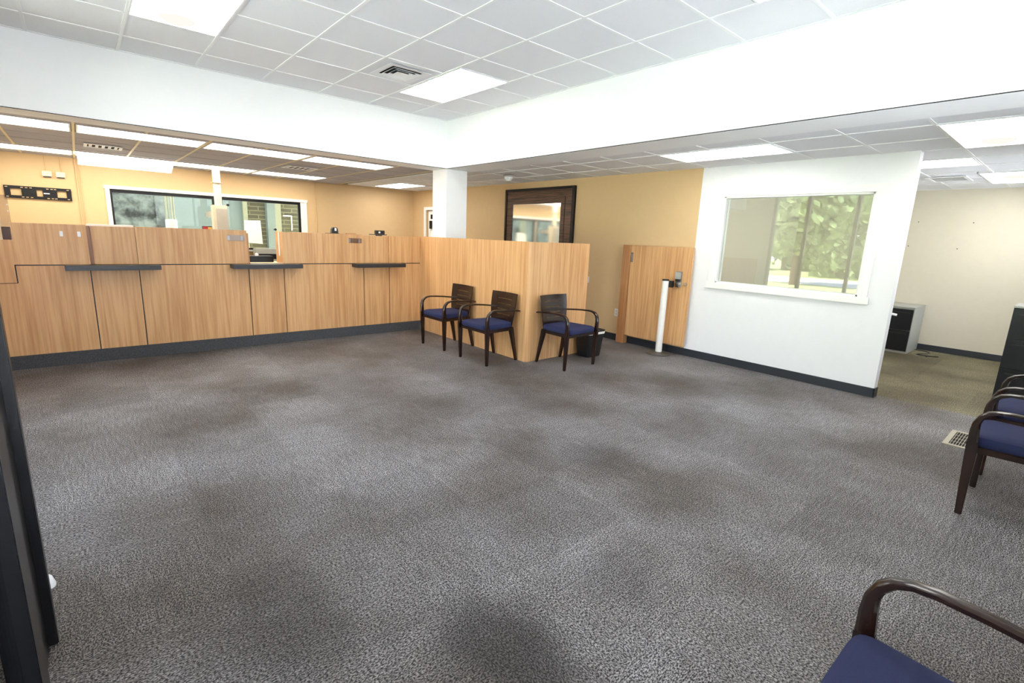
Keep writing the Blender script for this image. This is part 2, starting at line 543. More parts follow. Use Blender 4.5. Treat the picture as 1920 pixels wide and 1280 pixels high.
# --- beams and column
struct('beam', 'white_wall', (XL, 0.0, 0.0, 0.36, ZS, ZH + 0.06), label='white soffit beam above the teller counter')
struct('beam.001', 'white_wall', (0.0, 0.44, YF, 0.0, ZS, ZH + 0.06), (0.0, 0.44, 0.0, 0.36, ZS, ZH + 0.06), label='white soffit beam running to the right from the column')
struct('column', 'white_wall', (0.002, 0.36, 0.002, 0.37, 0, ZS), label='square white column under the meeting beams')
struct('trim_1', 'black_frame', (XL, 0.004, -0.004, 0.0, ZS - 0.004, ZS + 0.002), (-0.004, 0.0, YF, 0.0, ZS - 0.004, ZS + 0.002), label='thin dark edge strip along the bottom of the beams')

# --- walls
def wall_with_hole(name, m, axis, pos, th, a0, a1, z0, z1, holes, label=None):
    mb = MB()
    cur = a0
    def b(p, q, c, d):
        if q - p < 1e-4 or d - c < 1e-4: return
        if axis == 'y': mb.box(p, q, pos, pos + th, c, d)
        else: mb.box(pos, pos + th, p, q, c, d)
    for h0, h1, hz0, hz1 in sorted(holes):
        b(cur, h0, z0, z1); b(h0, h1, z0, hz0); b(h0, h1, hz1, z1); cur = h1
    b(cur, a1, z0, z1)
    return tag(mb.build(name, m), label, None, None, 'structure')
BW = (-3.60, -0.44, 1.06, 2.04)     # drive-up window opening in the back wall
wall_with_hole('wall_back', 'tan_wall', 'y', YB, 0.16, XL, XO, 0, ZH + .06, [BW], 'tan back wall behind the teller counter')
DR = (3.22, 4.12, 0.0, 2.04)        # far door in the tan right wall
wall_with_hole('wall_right', 'tan_wall', 'x', XW, 0.12, -2.739, YB, 0, ZL + 0.02, [DR], 'tan wall on the right with the dark framed mirror')
OW = (-4.66, -3.07, 1.04, 2.11)
wall_with_hole('wall_office', 'white_wall', 'x', XW, 0.12, -4.962, -2.739, 0, ZL + 0.02, [OW], 'white office partition wall with a window')
struct('wall_far_right', 'cream_wall', (XO, XO + 0.12, YF, YB, 0, ZH + .06), label='cream office wall at the far right')
struct('wall_office_side', 'cream_wall', (XW + 0.12, XO, -2.55, -2.43, 0, ZL + .02), label='cream side wall inside the office')
# left outer wall with storefront glazing
LH = (-3.90, -0.70, 0.10, 2.97)
wall_with_hole('wall_left', 'cream_wall', 'x', XL - 0.14, 0.14, YF, YB, 0, ZH + .06, [LH, (-6.6, -4.15, 0.1, 2.62)], 'left outer wall with glazing')
FH1 = (-4.85, -3.25, 0.05, 2.62); FH2 = (-1.9, 0.6, 0.95, 2.5); FH3 = (2.8, 5.6, 0.95, 2.4)
wall_with_hole('wall_front', 'white_wall', 'y', YF - 0.16, 0.16, XL, XO, 0, ZH + .06, [FH1, FH2, FH3], 'front wall behind the viewer')

def glazing(name, label, axis, pos, a0, a1, z0, z1, mull, glassm='glass', w=0.05, dep=0.1, frame='black_frame'):
    t = tag(bpy.data.objects.new(name, None), label, None, None, 'structure'); COL.objects.link(t)
    def B(n, m, p, q, c, d, th=dep):
        if axis == 'x': box(n, m, (pos - th / 2, pos + th / 2, p, q, c, d), t)
        else: box(n, m, (p, q, pos - th / 2, pos + th / 2, c, d), t)
    B('frame_rail', frame, a0, a1, z0, z0 + w); B('frame_rail', frame, a0, a1, z1 - w, z1)
    cuts = [a0 + w / 2] + list(mull) + [a1 - w / 2]
    for c in cuts:
        B('mullion', frame, c - w / 2, c + w / 2, z0 + w, z1 - w)
    for p, q in zip(cuts, cuts[1:]):
        B('pane', glassm, p + w / 2, q - w / 2, z0 + w, z1 - w, 0.008)
    return t
glazing('window_1', 'black framed storefront window in the left wall', 'x', XL - 0.07, LH[0], LH[1], LH[2], LH[3], [-3.55, -2.53, -1.5], w=0.07)
glazing('window_2', 'black framed glazing by the entrance', 'x', XL - 0.07, -6.6, -4.15, .1, 2.62, [-5.4])
glazing('window_3', 'entrance glazing behind the viewer', 'y', YF - 0.08, *FH1, [-4.05])
glazing('window_4', 'front window behind the waiting chairs', 'y', YF - 0.08, *FH2, [-0.65])
glazing('window_5', 'front window of the office', 'y', YF - 0.08, *FH3, [4.2])

# --- baseboards
struct('baseboard_right', 'vinyl', (XW - 0.008, XW, -4.97, -2.4, 0, 0.1), (XW - 0.008, XW, -2.4, 3.14, 0, 0.1), (XW - 0.008, XW + 0.12, -4.972, -4.962, 0, 0.1), label='black vinyl baseboard along the right wall')
struct('baseboard_back', 'vinyl', (XO - 0.008, XO, YF, -2.55, 0, 0.095), label='black vinyl baseboard along the cream office wall')

# --- office window casing and pane
ow = tag(bpy.data.objects.new('window_6', None), 'white framed window in the white office wall', None, None, 'structure'); COL.objects.link(ow)
mb = MB()
y0, y1, z0, z1 = OW
mb.box(XW - 0.018, XW, y0 - .09, y1 + .09, z1, z1 + .075); mb.box(XW - 0.018, XW, y1, y1 + .09, z0, z1); mb.box(XW - 0.018, XW, y0 - .09, y0, z0, z1)
mb.build('casing', 'trim_white', ow, 0.003)
box('sill', 'trim_white', (XW - 0.03, XW + .0, y0 - .11, y1 + .11, z0 - .075, z0), ow, 0.004)
mb = MB()
mb.box(XW, XW + .12, y0, y1, z1 - .018, z1); mb.box(XW, XW + .12, y0, y1, z0, z0 + .018); mb.box(XW, XW + .12, y0, y0 + .018, z0, z1); mb.box(XW, XW + .12, y1 - .018, y1, z0, z1)
mb.build('window_frame', 'trim_white', ow)
box('pane', 'office_glass', (XW + .055, XW + .063, y0 + .018, y1 - .018, z0 + .018, z1 - .018), ow)

# --- drive-up window in the back wall
bw = tag(bpy.data.objects.new('window_7', None), 'wide drive-up teller window with white casing in the tan back wall', None, None, 'structure'); COL.objects.link(bw)
x0, x1, z0, z1 = BW
mb = MB()
mb.box(x0 - .075, x1 + .075, YB - .03, YB, z1, z1 + .055)
mb.box(x0 - .06, x0, YB - .02, YB, z0 - .02, z1); mb.box(x1, x1 + .06, YB - .02, YB, z0 - .02, z1)
mb.build('casing', 'trim_white', bw, 0.002)
box('sill', 'grey_metal', (x0, x1, YB - .16, YB + .02, z0 - .03, z0), bw, 0.003)
mb = MB()
mb.box(x0, x1, YB + .02, YB + .07, z1 - .055, z1); mb.box(x0, x0 + .03, YB + .02, YB + .07, z0, z1 - .055); mb.box(x1 - .10, x1 - .06, YB + .02, YB + .07, z0, z1 - .055)
mb.box(x0, x1, YB + .02, YB + .07, z0, z0 + .03)
mb.build('frame', 'black_frame', bw)
box('jamb', 'trim_white', (x1 - .06, x1, YB + .0, YB + .10, z0, z1), bw)
box('mullion', 'black_frame', (-2.10, -2.06, YB + .02, YB + .07, z0 + .03, z1 - .055), bw)
box('mullion', 'pipe_box', (-2.06, -1.96, YB + .03, YB + .06, z0 + .03, z1 - .055), bw)
box('mullion', 'black_frame', (-1.96, -1.93, YB + .02, YB + .07, z0 + .03, z1 - .055), bw)
box('pane', 'green_glass', (x0 + .03, -2.10, YB + .042, YB + .052, z0 + .03, z1 - .055), bw)
box('pane', 'green_glass', (-1.93, x1 - .10, YB + .042, YB + .052, z0 + .03, z1 - .055), bw)

# --- far door behind the column
dr = tag(bpy.data.objects.new('door_1', None), 'white cased door in the tan wall behind the column', None, None, 'structure'); COL.objects.link(dr)
mb = MB()
mb.box(XW - .018, XW, 4.12, 4.20, 0, 2.11); mb.box(XW - .018, XW, 3.14, 3.22, 0, 2.11); mb.box(XW - .018, XW, 3.22, 4.12, 2.04, 2.11)
mb.build('casing', 'trim_white', dr, 0.002)
box('door_panel', 'trim_white', (XW + .05, XW + .09, 3.23, 4.11, 0.01, 2.03), dr, 0.003)
box('door_handle', 'black_metal', (XW + .0, XW + .05, 3.93, 3.99, 1.62, 1.80), dr, 0.004)
box('closer_arm', 'black_metal', (XW - .03, XW + .05, 3.84, 3.88, 1.84, 1.94), dr, 0.004)

# ================================================================== OUTDOORS
struct('ground', 'grass', (-60, XL - .14, -40, 40, -0.2, -0.1), (XL - .14, 40, -40, YF - .16, -0.2, -0.1), (XL - .14, 40, YB + .16, 40, -0.2, -0.1), label='lawn around the building')
struct('sidewalk', 'asphalt', (-10.5, -5.1, -40, 40, -0.1, -0.08), (-5.1, 20, -30, -6.95, -0.1, -0.08), label='pale paving outside the left windows')
struct('road', 'asphalt', (-21.5, -16.5, -40, 40, -0.1, -0.07), label='pale road across the lawn')
struct('driveway', 'asphalt', (-5.2, 8, YB + .2, YB + 9, -0.1, -0.06), label='concrete drive behind the back window')
stone = struct('wall_outdoor_1', 'stone', (-6.5, -2.56, 7.5, 7.75, -.1, 3.2), label='stained concrete wall seen through the back window')
struct('wall_outdoor_2', 'panel_out', (-2.56, -0.96, 7.55, 7.75, -.1, 3.2), label='pale stucco wall panel seen through the back window')
struct('wall_outdoor_3', 'brick', (-0.96, 3.0, 7.6, 7.75, -.1, 3.2), label='tan brick wall seen through the back window')
for i, (a, b, m_) in enumerate(((-0.98, -0.88, 'post_out'), (-0.44, -0.25, 'panel_out'), (-0.25, -0.11, 'post_out'))):
    p = box('outdoor_post', m_, (a, b, 7.44, 7.6, -.1, 3.2))
    tag(p, ['narrow cream post before the brick wall, left of the wide pale post', 'wide pale post in the middle of the brick wall outside', 'cream post directly right of the wide pale post outside'][i], 'post', 'posts outside the back window')
t = thing('notice_board', 'thin white outlined board on the tan brick wall outside', 'board')
mb = MB(); mb.box(-0.02, 0.19, 7.57, 7.6, 1.80, 1.825); mb.box(0.17, 0.19, 7.57, 7.6, 1.45, 1.80)
mb.build('outline', 'paper', t)
t = thing('tube_kiosk', 'grey canister of the drive-up tube station under its vertical pipes', 'kiosk')
MB().lathe([(0.09, -.06), (0.09, .5), (.10, .55), (.10, 1.56), (.095, 1.585), (.03, 1.59)], -2.63, 6.0, 20).build('canister', 'grey_metal', t, smooth=True)
for k in range(4):
    MB().tube([(-2.70 + k * .045, 6.0 + (.02 if k % 2 else -.02), 1.55), (-2.70 + k * .045, 6.0 + (.02 if k % 2 else -.02), 3.2)], 0.014, 8).build('pipe', 'post_out', t, smooth=True)

def tree(x, y, h, r, label, n=2600, base=.18):
    t = thing('tree', label, 'tree', 'trees beyond the lawn')
    MB().tube([(x, y, -.1), (x + .1, y, h * .35), (x, y + .1, h * .6)], [0.16, .12, .07], 8).build('trunk', 'bark', t, smooth=True)
    rnd = random.Random(int(x * 31 + y * 17))
    blobs = [(rnd.uniform(0, 2 * PI), rnd.uniform(0, r * .7), rnd.uniform(h * base, h * .9), rnd.uniform(r * .3, r * .5)) for _ in range(18)]
    vs, fs = [], []
    for k in range(n):
        a, rr, zz, br = rnd.choice(blobs)
        d = Vector((rnd.gauss(0, 1), rnd.gauss(0, 1), rnd.gauss(0, .8))).normalized() * br * rnd.uniform(.6, 1.05)
        c = Vector((x + rr * math.cos(a), y + rr * math.sin(a), zz)) + d
        u = Vector((rnd.gauss(0, 1), rnd.gauss(0, 1), rnd.gauss(0, 1))).normalized()
        w = u.orthogonal().normalized() * rnd.uniform(.09, .2); u = u * rnd.uniform(.14, .3)
        q = len(vs)
        vs += [tuple(c - u), tuple(c + w), tuple(c + u), tuple(c - w)]
        fs.append((q, q + 1, q + 2, q + 3))
    me = bpy.data.meshes.new('foliage'); me.from_pydata(vs, [], fs); me.materials.append(M['leaf'])
    o = bpy.data.objects.new('foliage', me); COL.objects.link(o); o.parent = t
    o['kind'] = 'stuff'
tree(-15.5, 2.4, 5.2, 2.2, 'loose green tree on the lawn nearest the building', 2200, base=.34)
for k, (x_, y_, lab) in enumerate(((-30, 18.4, 'far tree beyond the road, last of the row to the north'), (-25, 13.4, 'far tree beyond the road, second from the north end'),
                                   (-30, 8.4, 'far tree beyond the road, behind the near one'), (-25, 3.4, 'far tree beyond the road, second from the south end'),
                                   (-30, -1.6, 'far tree beyond the road, at the south end'))):
    tree(x_, y_, 8.0, 3.6, lab, 6000, .10)

# ================================================================== TELLER COUNTER
tc_ = thing('teller_counter', 'long wooden teller counter with charcoal base under the left beam', 'counter')
XR = -0.031
lows = [(-4.015, -3.60), (-3.60, -2.493), (-2.493, -2.075), (-2.075, -0.976), (-0.976, -0.570), (-0.570, XR)]
g = 0.005
ZB, ZM = 0.142, 1.046
def panel(pts, y, th=0.02, name='lower_panel'):
    return MB().prism(pts, 'y', y, y + th).build(name, 'maple', tc_)
panel([(-4.76, ZB), (-4.015 - g, ZB), (-4.015 - g, ZM), (-4.578 + g, ZM), (-4.578 + g, 0.874), (-4.76, 0.874)], YC)
for a, b in lows:
    panel([(a + g, ZB), (b - g, ZB), (b - g, ZM), (a + g, ZM)], YC)
zu = ZM + 0.012
panel([(-4.76, .881), (-4.578 - g, .881), (-4.578 - g, zu), (-4.01, zu), (-4.01, 1.464), (-4.562, 1.464), (-4.562, 1.298), (-4.76, 1.298)], YC - .012, .028, 'upper_panel')
panel([(-3.972, zu), (-3.60, zu), (-3.60, 1.455), (-3.972, 1.455)], YC + .010, .02, 'upper_panel')
box('gap_shade_strip', 'gap_shade', (-4.008, -3.974, YC + .018, YC + .035, zu, 1.455), tc_)  # dark strip in place of the interior shade beside this panel
panel([(-3.598, zu), (-2.493, zu), (-2.493, 1.464), (-3.598, 1.464)], YC - .004, .03, 'upper_panel')
panel([(-2.075, zu), (-.978, zu), (-.978, 1.460), (-2.075, 1.460)], YC - .008, .03, 'upper_panel')
panel([(-.974, zu), (-.572, zu), (-.572, 1.45), (-.974, 1.45)], YC + .018, .02, 'upper_panel')
panel([(-.570, zu), (XR, zu), (XR, 1.458), (-.570, 1.458)], YC, .024, 'upper_panel')
box('return_panel', 'maple_edge', (-2.493, -2.468, YC + .027, YC + .30, zu, 1.43), tc_)
box('return_panel', 'maple', (-2.075, -2.050, YC + .023, YC + .30, zu, 1.462), tc_)
box('guide_strip', 'clip', (-2.079, -2.075, YC + .13, YC + .165, 1.15, 1.455), tc_)
box('carcass', 'black_plastic', (-4.76, XR, YC + .0205, YC + .08, ZB + .004, ZM + .011), tc_)
box('back_rail', 'maple_edge', (-3.99, -2.50, YC + .06, YC + .12, zu, 1.44), tc_)
box('back_rail', 'maple_edge', (-2.04, XR, YC + .06, YC + .12, zu, 1.44), tc_)
box('toe_kick', 'kick', (-4.735, XR, YC + .003, YC + .05, 0, ZB), tc_)
box('work_surface', 'counter_top', (-4.76, XR, YC + .081, YC + .60, ZM - .025, ZM + .006), tc_)
box('gap_sill', 'counter_top', (-2.466, -2.077, YC - .0, YC + .081, ZM + .0115, ZM + .016), tc_)
box('top_cap', 'maple_edge', (-1.9, -.98, YC + .03, YC + .28, 1.435, 1.462), tc_)
for a, b in ((-4.212, -3.412), (-2.700, -1.888), (-1.150, -.392)):
    MB().prism([(a, YC - .19), (b, YC - .19), (b, YC + .02), (a, YC + .02)], 'z', 1.006, 1.056).build('ledge', 'ledge', tc_, 0.003)
# left side leg of the counter
lw = thing('side_panel', 'shaded wood end panel closing the counter at the far left', 'panel')
box('panel_board', 'maple_edge', (-4.79, -4.765, -.55, YC + .6, 0.141, 1.2), lw)
box('panel_base', 'kick', (-4.785, -4.766, -.55, YC + .0, 0.0, 0.14), lw)

def clip_pair(xa, xb, z, label, plate=True, y=YC - .004):
    t = thing('nameplate_holder', label, 'holder', 'nameplate holders on the counter front')
    for x in (xa, xb):
        MB().box(x - .013, x + .013, y - .010, y - .001, z - .026, z + .026).build('clip', 'clip', t, 0.002)
    if plate:
        box('plate', 'acrylic', (xa - .015, xb + .03, y - .014, y - .0105, z - .032, z + .036), t)
clip_pair(-4.204, -4.068, 1.368, 'two bare white clips near the left teller station', False, YC - .012)
clip_pair(-2.695, -2.549, 1.368, 'clear holder with two white clips left of the open teller gap', True, YC - .004)
clip_pair(-1.180, -1.038, 1.373, 'clear holder with two white clips above the right ledge', True, YC - .008)

t = thing('teller_shield', 'greyish clear acrylic shield standing on the counter at the left edge', 'shield')
box('shield_pane', 'acrylic', (-4.76, -4.556, YC + .02, YC + .026, 1.30, 1.72), t)
for z in (1.63, 1.57, 1.46):
    MB().tube([(-4.565, YC + .010, z), (-4.565, YC + .035, z)], 0.006, 8).build('shield_screw', 'clip', t)
tag(box('fabric_block', 'mauve', (-4.635, -4.575, YC + .05, YC + .11, ZM + .006, 1.42)), 'mauve grey block standing behind the acrylic shield', 'block')

# small things on the counter
tag(box('paper_stack', 'paper', (-3.998, -3.602, YC + .055, YC + .30, 1.44, 1.474)), 'white flat stack of paper lying on the recessed counter panel', 'paper')
t = thing('card_box', 'tiny red and yellow card box on the counter beside the tube box', 'box')
box('card', 'red', (-2.935, -2.885, YC + .09, YC + .12, 1.44, 1.492), t)
box('card', 'yellow', (-2.884, -2.842, YC + .09, YC + .12, 1.44, 1.488), t)
box('card_edge', 'black_plastic', (-2.94, -2.838, YC + .121, YC + .126, 1.44, 1.498), t)
t = thing('card_reader', 'small black card reader with a white slot on the counter top', 'device')
x = -1.34
MB().prism([(x - .045, 1.462), (x + .05, 1.462), (x + .042, 1.53), (x + .03, 1.548), (x - .02, 1.548), (x - .036, 1.53)], 'y', YC + .10, YC + .17).build('body', 'black_plastic', t, 0.004)
box('slot', 'clip', (x - .005, x + .02, YC + .094, YC + .10, 1.50, 1.54), t)
box('stand', 'base_grey', (x - .11, x + .06, YC + .09, YC + .18, 1.4621, 1.468), t)
t = thing('webcam', 'black boxy camera on a thin stand behind the right upper panel', 'camera')
box('body', 'black_plastic', (-.715, -.575, YC + .12, YC + .18, 1.474, 1.53), t, 0.004)
MB().tube([(-.665, YC + .108, 1.502), (-.665, YC + .121, 1.502)], 0.014, 12).build('camera_lens', 'clip', t)
box('stand', 'base_grey', (-.79, -.55, YC + .10, YC + .20, 1.462, 1.474), t)
box('stand_foot', 'base_grey', (-.70, -.62, YC + .1201, YC + .17, 1.44, 1.462), t)
tag(box('wood_strip', 'maple_edge', (-1.175, -1.035, YC + .10, YC + .14, 1.462, 1.474), None), 'short reddish brown strip lying on the counter top', 'strip')
tag(MB().box(-2.47, -2.09, YC + .38, YC + .56, ZM + .006, ZM + .085).build('cash_drawer', 'black_metal', None, 0.004), 'black box on the work surface in the teller gap', 'cash drawer')
tag(MB().lathe([(.018, 1.131), (.022, 1.15), (.016, 1.165), (.004, 1.17)], -2.29, YC + .42, 14).build('push_bell', 'clip', None, smooth=True), 'tiny white knob on the black box in the teller gap', 'knob')

# ================================================================== WOOD PARTITION (wing)
t = thing('wood_partition', 'tall wooden partition wrapping the corner behind the waiting chairs', 'partition')
def lshape(off, r):
    """plan outline of the L: outer face then inner face"""
    xo, yo = -.03 + off, -1.863 + off
    pts = [(xo, YC + .62 if False else YC)]
    for k in range(7):
        a = PI + (PI / 2) * k / 6
        pts.append((xo + r + r * math.cos(a), yo + r + r * math.sin(a)))
    pts.append((1.033, yo))
    return pts
outer = lshape(0, .045); inner = lshape(.027, .02)
MB().prism(outer + inner[::-1], 'z', 0.0, ZT).build('panel_board', 'maple', t, smooth=True)
box('end_cap', 'maple_edge', (1.033, 1.04, -1.863, -1.80, 0, ZT), t)
box('inner_rail', 'maple_edge', (0.05, 1.03, -1.835, -1.80, 1.40, ZT - .004), t)

# ================================================================== GATE
t = thing('wood_gate', 'low wooden gate folded against the tan wall beside the white office wall', 'gate')
box('post', 'maple_edge', (XW - .10, XW - .009, -1.79, -1.65, 0, ZT), t, 0.002)
gl = box('gate_leaf', 'maple', (XW - .095, XW - .055, -2.775, -1.795, 0.135, ZT), t)
box('hinge', 'chrome', (XW - .10, XW - .0955, -1.84, -1.80, 1.22, 1.36), t)
lk = MB().box(XW - .112, XW - .0955, -2.66, -2.57, .935, 1.15).build('keypad_lock', 'chrome', t, 0.003)
MB().box(XW - .15, XW - .112, -2.653, -2.577, 1.045, 1.135).build('keypad_cover', 'grey_metal', lk, 0.006)
box('keypad', 'black_plastic', (XW - .135, XW - .112, -2.65, -2.58, 1.015, 1.044), lk)
MB().tube([(XW - .112, -2.615, .975), (XW - .14, -2.615, .975)], .024, 16).build('lock_knob', 'chrome', lk, smooth=True)
MB().tube([(XW - .0955, -2.725, .985), (XW - .125, -2.725, .985)], [.018, .022], 14).build('latch_knob', 'chrome', t, smooth=True)

# ================================================================== STANCHION
t = thing('belt_stanchion', 'white belt stanchion on a round grey base before the wood gate', 'stanchion')
sx, sy = 1.90, -2.50
MB().lathe([(.165, 0), (.168, .008), (.16, .018), (.08, .03), (.05, .034)], sx, sy, 40).build('base', 'base_grey', t, smooth=True)
MB().lathe([(.044, .03), (.044, 1.015)], sx, sy, 24).build('pole', 'pole_white', t, smooth=True)
MB().lathe([(.045, 1.0155), (.046, 1.02), (.046, 1.034), (.04, 1.038)], sx, sy, 24).build('cap', 'black_plastic', t, smooth=True)
MB().box(sx + .02, sx + .075, sy - .09, sy - .035, .93, 1.02).build('belt_cassette', 'black_plastic', t, 0.006)
box('belt', 'acrylic', (sx + .05, sx + .053, sy - .16, sy - .09, .94, .985), t)

# ================================================================== DARK FRAMED MIRROR
t = thing('framed_mirror', 'large mirror in a wide dark wood frame on the tan wall', 'mirror')
y0, y1, zz0, zz1 = -.56, 1.20, 0.10, 2.368
mb = MB()
mb.box(XW - .045, XW - .0002, y0, y0 + .06, zz0, zz1); mb.box(XW - .045, XW - .0002, y1 - .05, y1, zz0, zz1); mb.box(XW - .045, XW - .0002, y0 + .06, y1 - .05, zz1 - .045, zz1)
mb.build('outer_molding', 'black_frame', t, 0.003)
iy0, iy1, iz1 = -.25, 1.01, 2.10
mb = MB()
mb.box(XW - .032, XW - .0003, y0 + .06, iy0, zz0, zz1 - .045); mb.box(XW - .032, XW - .0003, iy1, y1 - .05, zz0, zz1 - .045); mb.box(XW - .032, XW - .0003, iy0, iy1, iz1 , zz1 - .045)
mb.build('wood_frame', 'door_wood', t)
mb = MB()
mb.box(XW - .038, XW - .0325, iy0 - .10, iy1 + .0, iz1 + .10, iz1 + .108); mb.box(XW - .038, XW - .0325, iy0 - .10, iy0 - .092, zz0, iz1 + .10)
mb.build('groove_bead', 'black_frame', t)
box('mirror_glass', 'mirror', (XW - .014, XW - .0004, iy0, iy1, .6, iz1), t)
box('lower_board', 'door_wood', (XW - .03, XW - .0003, iy0, iy1, zz0, .6), t)

# ================================================================== BACK WALL FITTINGS
t = thing('tv_mount', 'black slotted television wall bracket on the tan back wall', 'bracket')
ya = YB - .03
mb = MB()
bx0, bx1, bz0, bz1 = -4.86, -4.09, 1.80, 1.985
hx = [(-4.79, -4.67), (-4.50, -4.43), (-4.26, -4.15)]
mb.box(bx0, bx1, ya, YB - .002, bz1 - .042, bz1); mb.box(bx0, bx1, ya, YB - .002, bz0, bz0 + .042)
edges = [bx0] + [v for h in hx for v in h] + [bx1]
for i in range(0, len(edges), 2):
    mb.box(edges[i], edges[i + 1], ya + .001, YB - .002, bz0 + .042, bz1 - .042)
mb.build('plate', 'black_metal', t)
box('spirit_level', 'clip', (-4.42, -4.35, ya - .004, ya, 1.885, 1.90), t)
for x in (-4.83, -4.66, -4.61, -4.56, -4.37, -4.32, -4.28, -4.13):
    for z in (bz0 + .02, bz1 - .022):
        box('slot', 'tan_wall', (x - .014, x + .014, ya - .0015, ya, z - .005, z + .005), t)
for i, (a, b, lab) in enumerate(((-4.405, -4.292, 'left small cream alarm box high on the tan back wall'), (-4.244, -4.134, 'right small cream alarm box high on the tan back wall'))):
    q = thing('alarm_box', lab, 'box', 'alarm boxes on the back wall')
    MB().box(a, b, YB - .045, YB - .001, 2.158, 2.236).build('cover', 'beige_plastic', q, 0.006)
    box('underside', 'black_plastic', (a + .01, b - .01, YB - .04, YB - .002, 2.145, 2.158), q)
    xc = a + .05 if i == 0 else a + .07
    MB().tube([(xc, YB - .008, 2.236), (xc, YB - .008, ZL)], .007, 8).build('conduit', 'tan_wall', q)
for x, lab in ((-4.0, 'thin tan conduit on the back wall beside the bracket'), (-.19, 'thin tan conduit on the back wall right of the drive-up window')):
    q = MB().tube([(x, YB - .012, 0.3), (x, YB - .012, ZL)], .011, 8).build('wall_conduit', 'tan_wall')
    tag(q, lab, 'conduit')
tag(MB().tube([(-3.955, YB - .009, 0.3), (-3.955, YB - .009, ZL)], .006, 8).build('wall_conduit', 'tan_wall'), 'slimmer tan conduit beside the bracket conduit', 'conduit')

# pneumatic tube with terminal box
t = thing('tube_station', 'cream pneumatic tube dropping from the ceiling into a greige terminal box', 'tube station')
px_, py_ = -2.125, 4.10
MB().tube([(px_, py_, 1.86), (px_, py_, ZL + .02)], .060, 20).build('tube', 'pipe', t, smooth=True)
MB().tube([(px_, py_, 2.235), (px_, py_, 2.245)], [.095, .10], 20).build('collar', 'pipe', t, smooth=True)
MB().box(px_ - .105, px_ + .12, py_ - .09, py_ + .12, 1.25, 1.86).build('terminal_box', 'pipe', t, 0.012)
box('box_door', 'pipe_box', (px_ - .06, px_ + .12, py_ - .096, py_ - .0905, 1.42, 1.80), t)
MB().tube([(px_ + .135, py_ - .05, 1.87), (px_ + .135, py_ - .09, 1.87)], .022, 12).build('knob', 'black_plastic', t)
box('bracket', 'pipe_box', (px_ - .1, px_ - .02, py_ + .121, YB - .001, 1.65, 1.75), t)
# paper on the glass, speaker knobs
tag(MB().prism([(-1.60, 1.20), (-1.265, 1.175), (-1.285, 1.635), (-1.58, 1.625)], 'y', YB + .030, YB + .034).build('notice_paper', 'paper'), 'white blank sheet taped to the drive-up window glass', 'paper')
tag(MB().tube([(-1.02, YB - .02, 1.47), (-1.02, YB + .042, 1.47)], .022, 12).build('intercom_knob', 'black_plastic'), 'small round black knob on the drive-up window', 'knob')
t = thing('deal_drawer', 'grey steel deal drawer under the drive-up window', 'drawer')
MB().box(-1.5, -.75, YB - .40, YB - .161, .86, 1.10).build('drawer_body', 'grey_metal', t, 0.01)
box('drawer_front', 'black_metal', (-1.46, -.79, YB - .41, YB - .401, .90, 1.0), t)
tag(box('back_shelf', 'counter_top', (-3.4, -.6, YB - .6, YB - .001, .80, .84)), 'pale work shelf below the drive-up window', 'shelf')

# ================================================================== LIGHTS
def troffer(r, z, label, warm=False, dome=None, group='recessed ceiling lights'):
    x0, x1, y0, y1 = r
    t = thing('ceiling_light', label, 'light', group)
    w = .018
    mb = MB()
    mb.box(x0 + .004, x1 - .004, y0 + .004, y0 + w, z - .004, z + .02); mb.box(x0 + .004, x1 - .004, y1 - w, y1 - .004, z - .004, z + .02)
    mb.box(x0 + .004, x0 + w, y0 + w, y1 - w, z - .004, z + .02); mb.box(x1 - w, x1 - .004, y0 + w, y1 - w, z - .004, z + .02)
    mb.build('frame', 'tbar', t)
    box('diffuser', 'lens_warm' if warm else 'lens', (x0 + w, x1 - w, y0 + w, y1 - w, z + .004, z + .012), t)
    if dome:
        cx, cy = dome
        MB().lathe([(.012, z - .028), (.06, z - .024), (.10, z - .010), (.115, z + .003)], cx, cy, 28).build('lens_dome', 'lens_dim', t, smooth=True)
    return t
troffer(L1, ZH, 'ceiling light beside the square vent in the raised ceiling')
troffer(L2, ZH, 'ceiling light at the upper left of the raised ceiling, cut by the frame', dome=(GX - 4.5 * T, GY - T - .16))
troffer(L3, ZH, 'ceiling light at the top edge of the raised ceiling, only a corner showing')
troffer(L4, ZH, 'added unseen ceiling light of the raised ceiling nearest the entrance')
troffer(LA, ZL, 'low ceiling light in front of the white office wall')
troffer(LB, ZL, 'low ceiling light at the right edge with a round dome, nearest the beam', dome=(X0 + 1.55 * T, -5.52))
troffer(LC, ZL, 'low ceiling light half hidden behind the white office wall')
troffer(LD, ZL, 'low ceiling light near the cream office wall', dome=(LD[0] + .5, -5.42))
troffer(LE, ZL, 'low ceiling light in the far corner beside the column')
names = ['leftmost', 'second from left', 'third from left', 'rightmost']
for k in range(4):
    troffer((TX[k] + .018, TX[k + 1] - .018, *R1Y), ZL, names[k] + ' light in the front row above the teller counter', True, group='teller area lights, front row')
for k in range(4):
    if k == 1: continue
    troffer((TX[k] + .018, TX[k + 1] - .018, *R2Y), ZL, names[k] + ' light in the back row along the tan wall', True, group='teller area lights, back row')
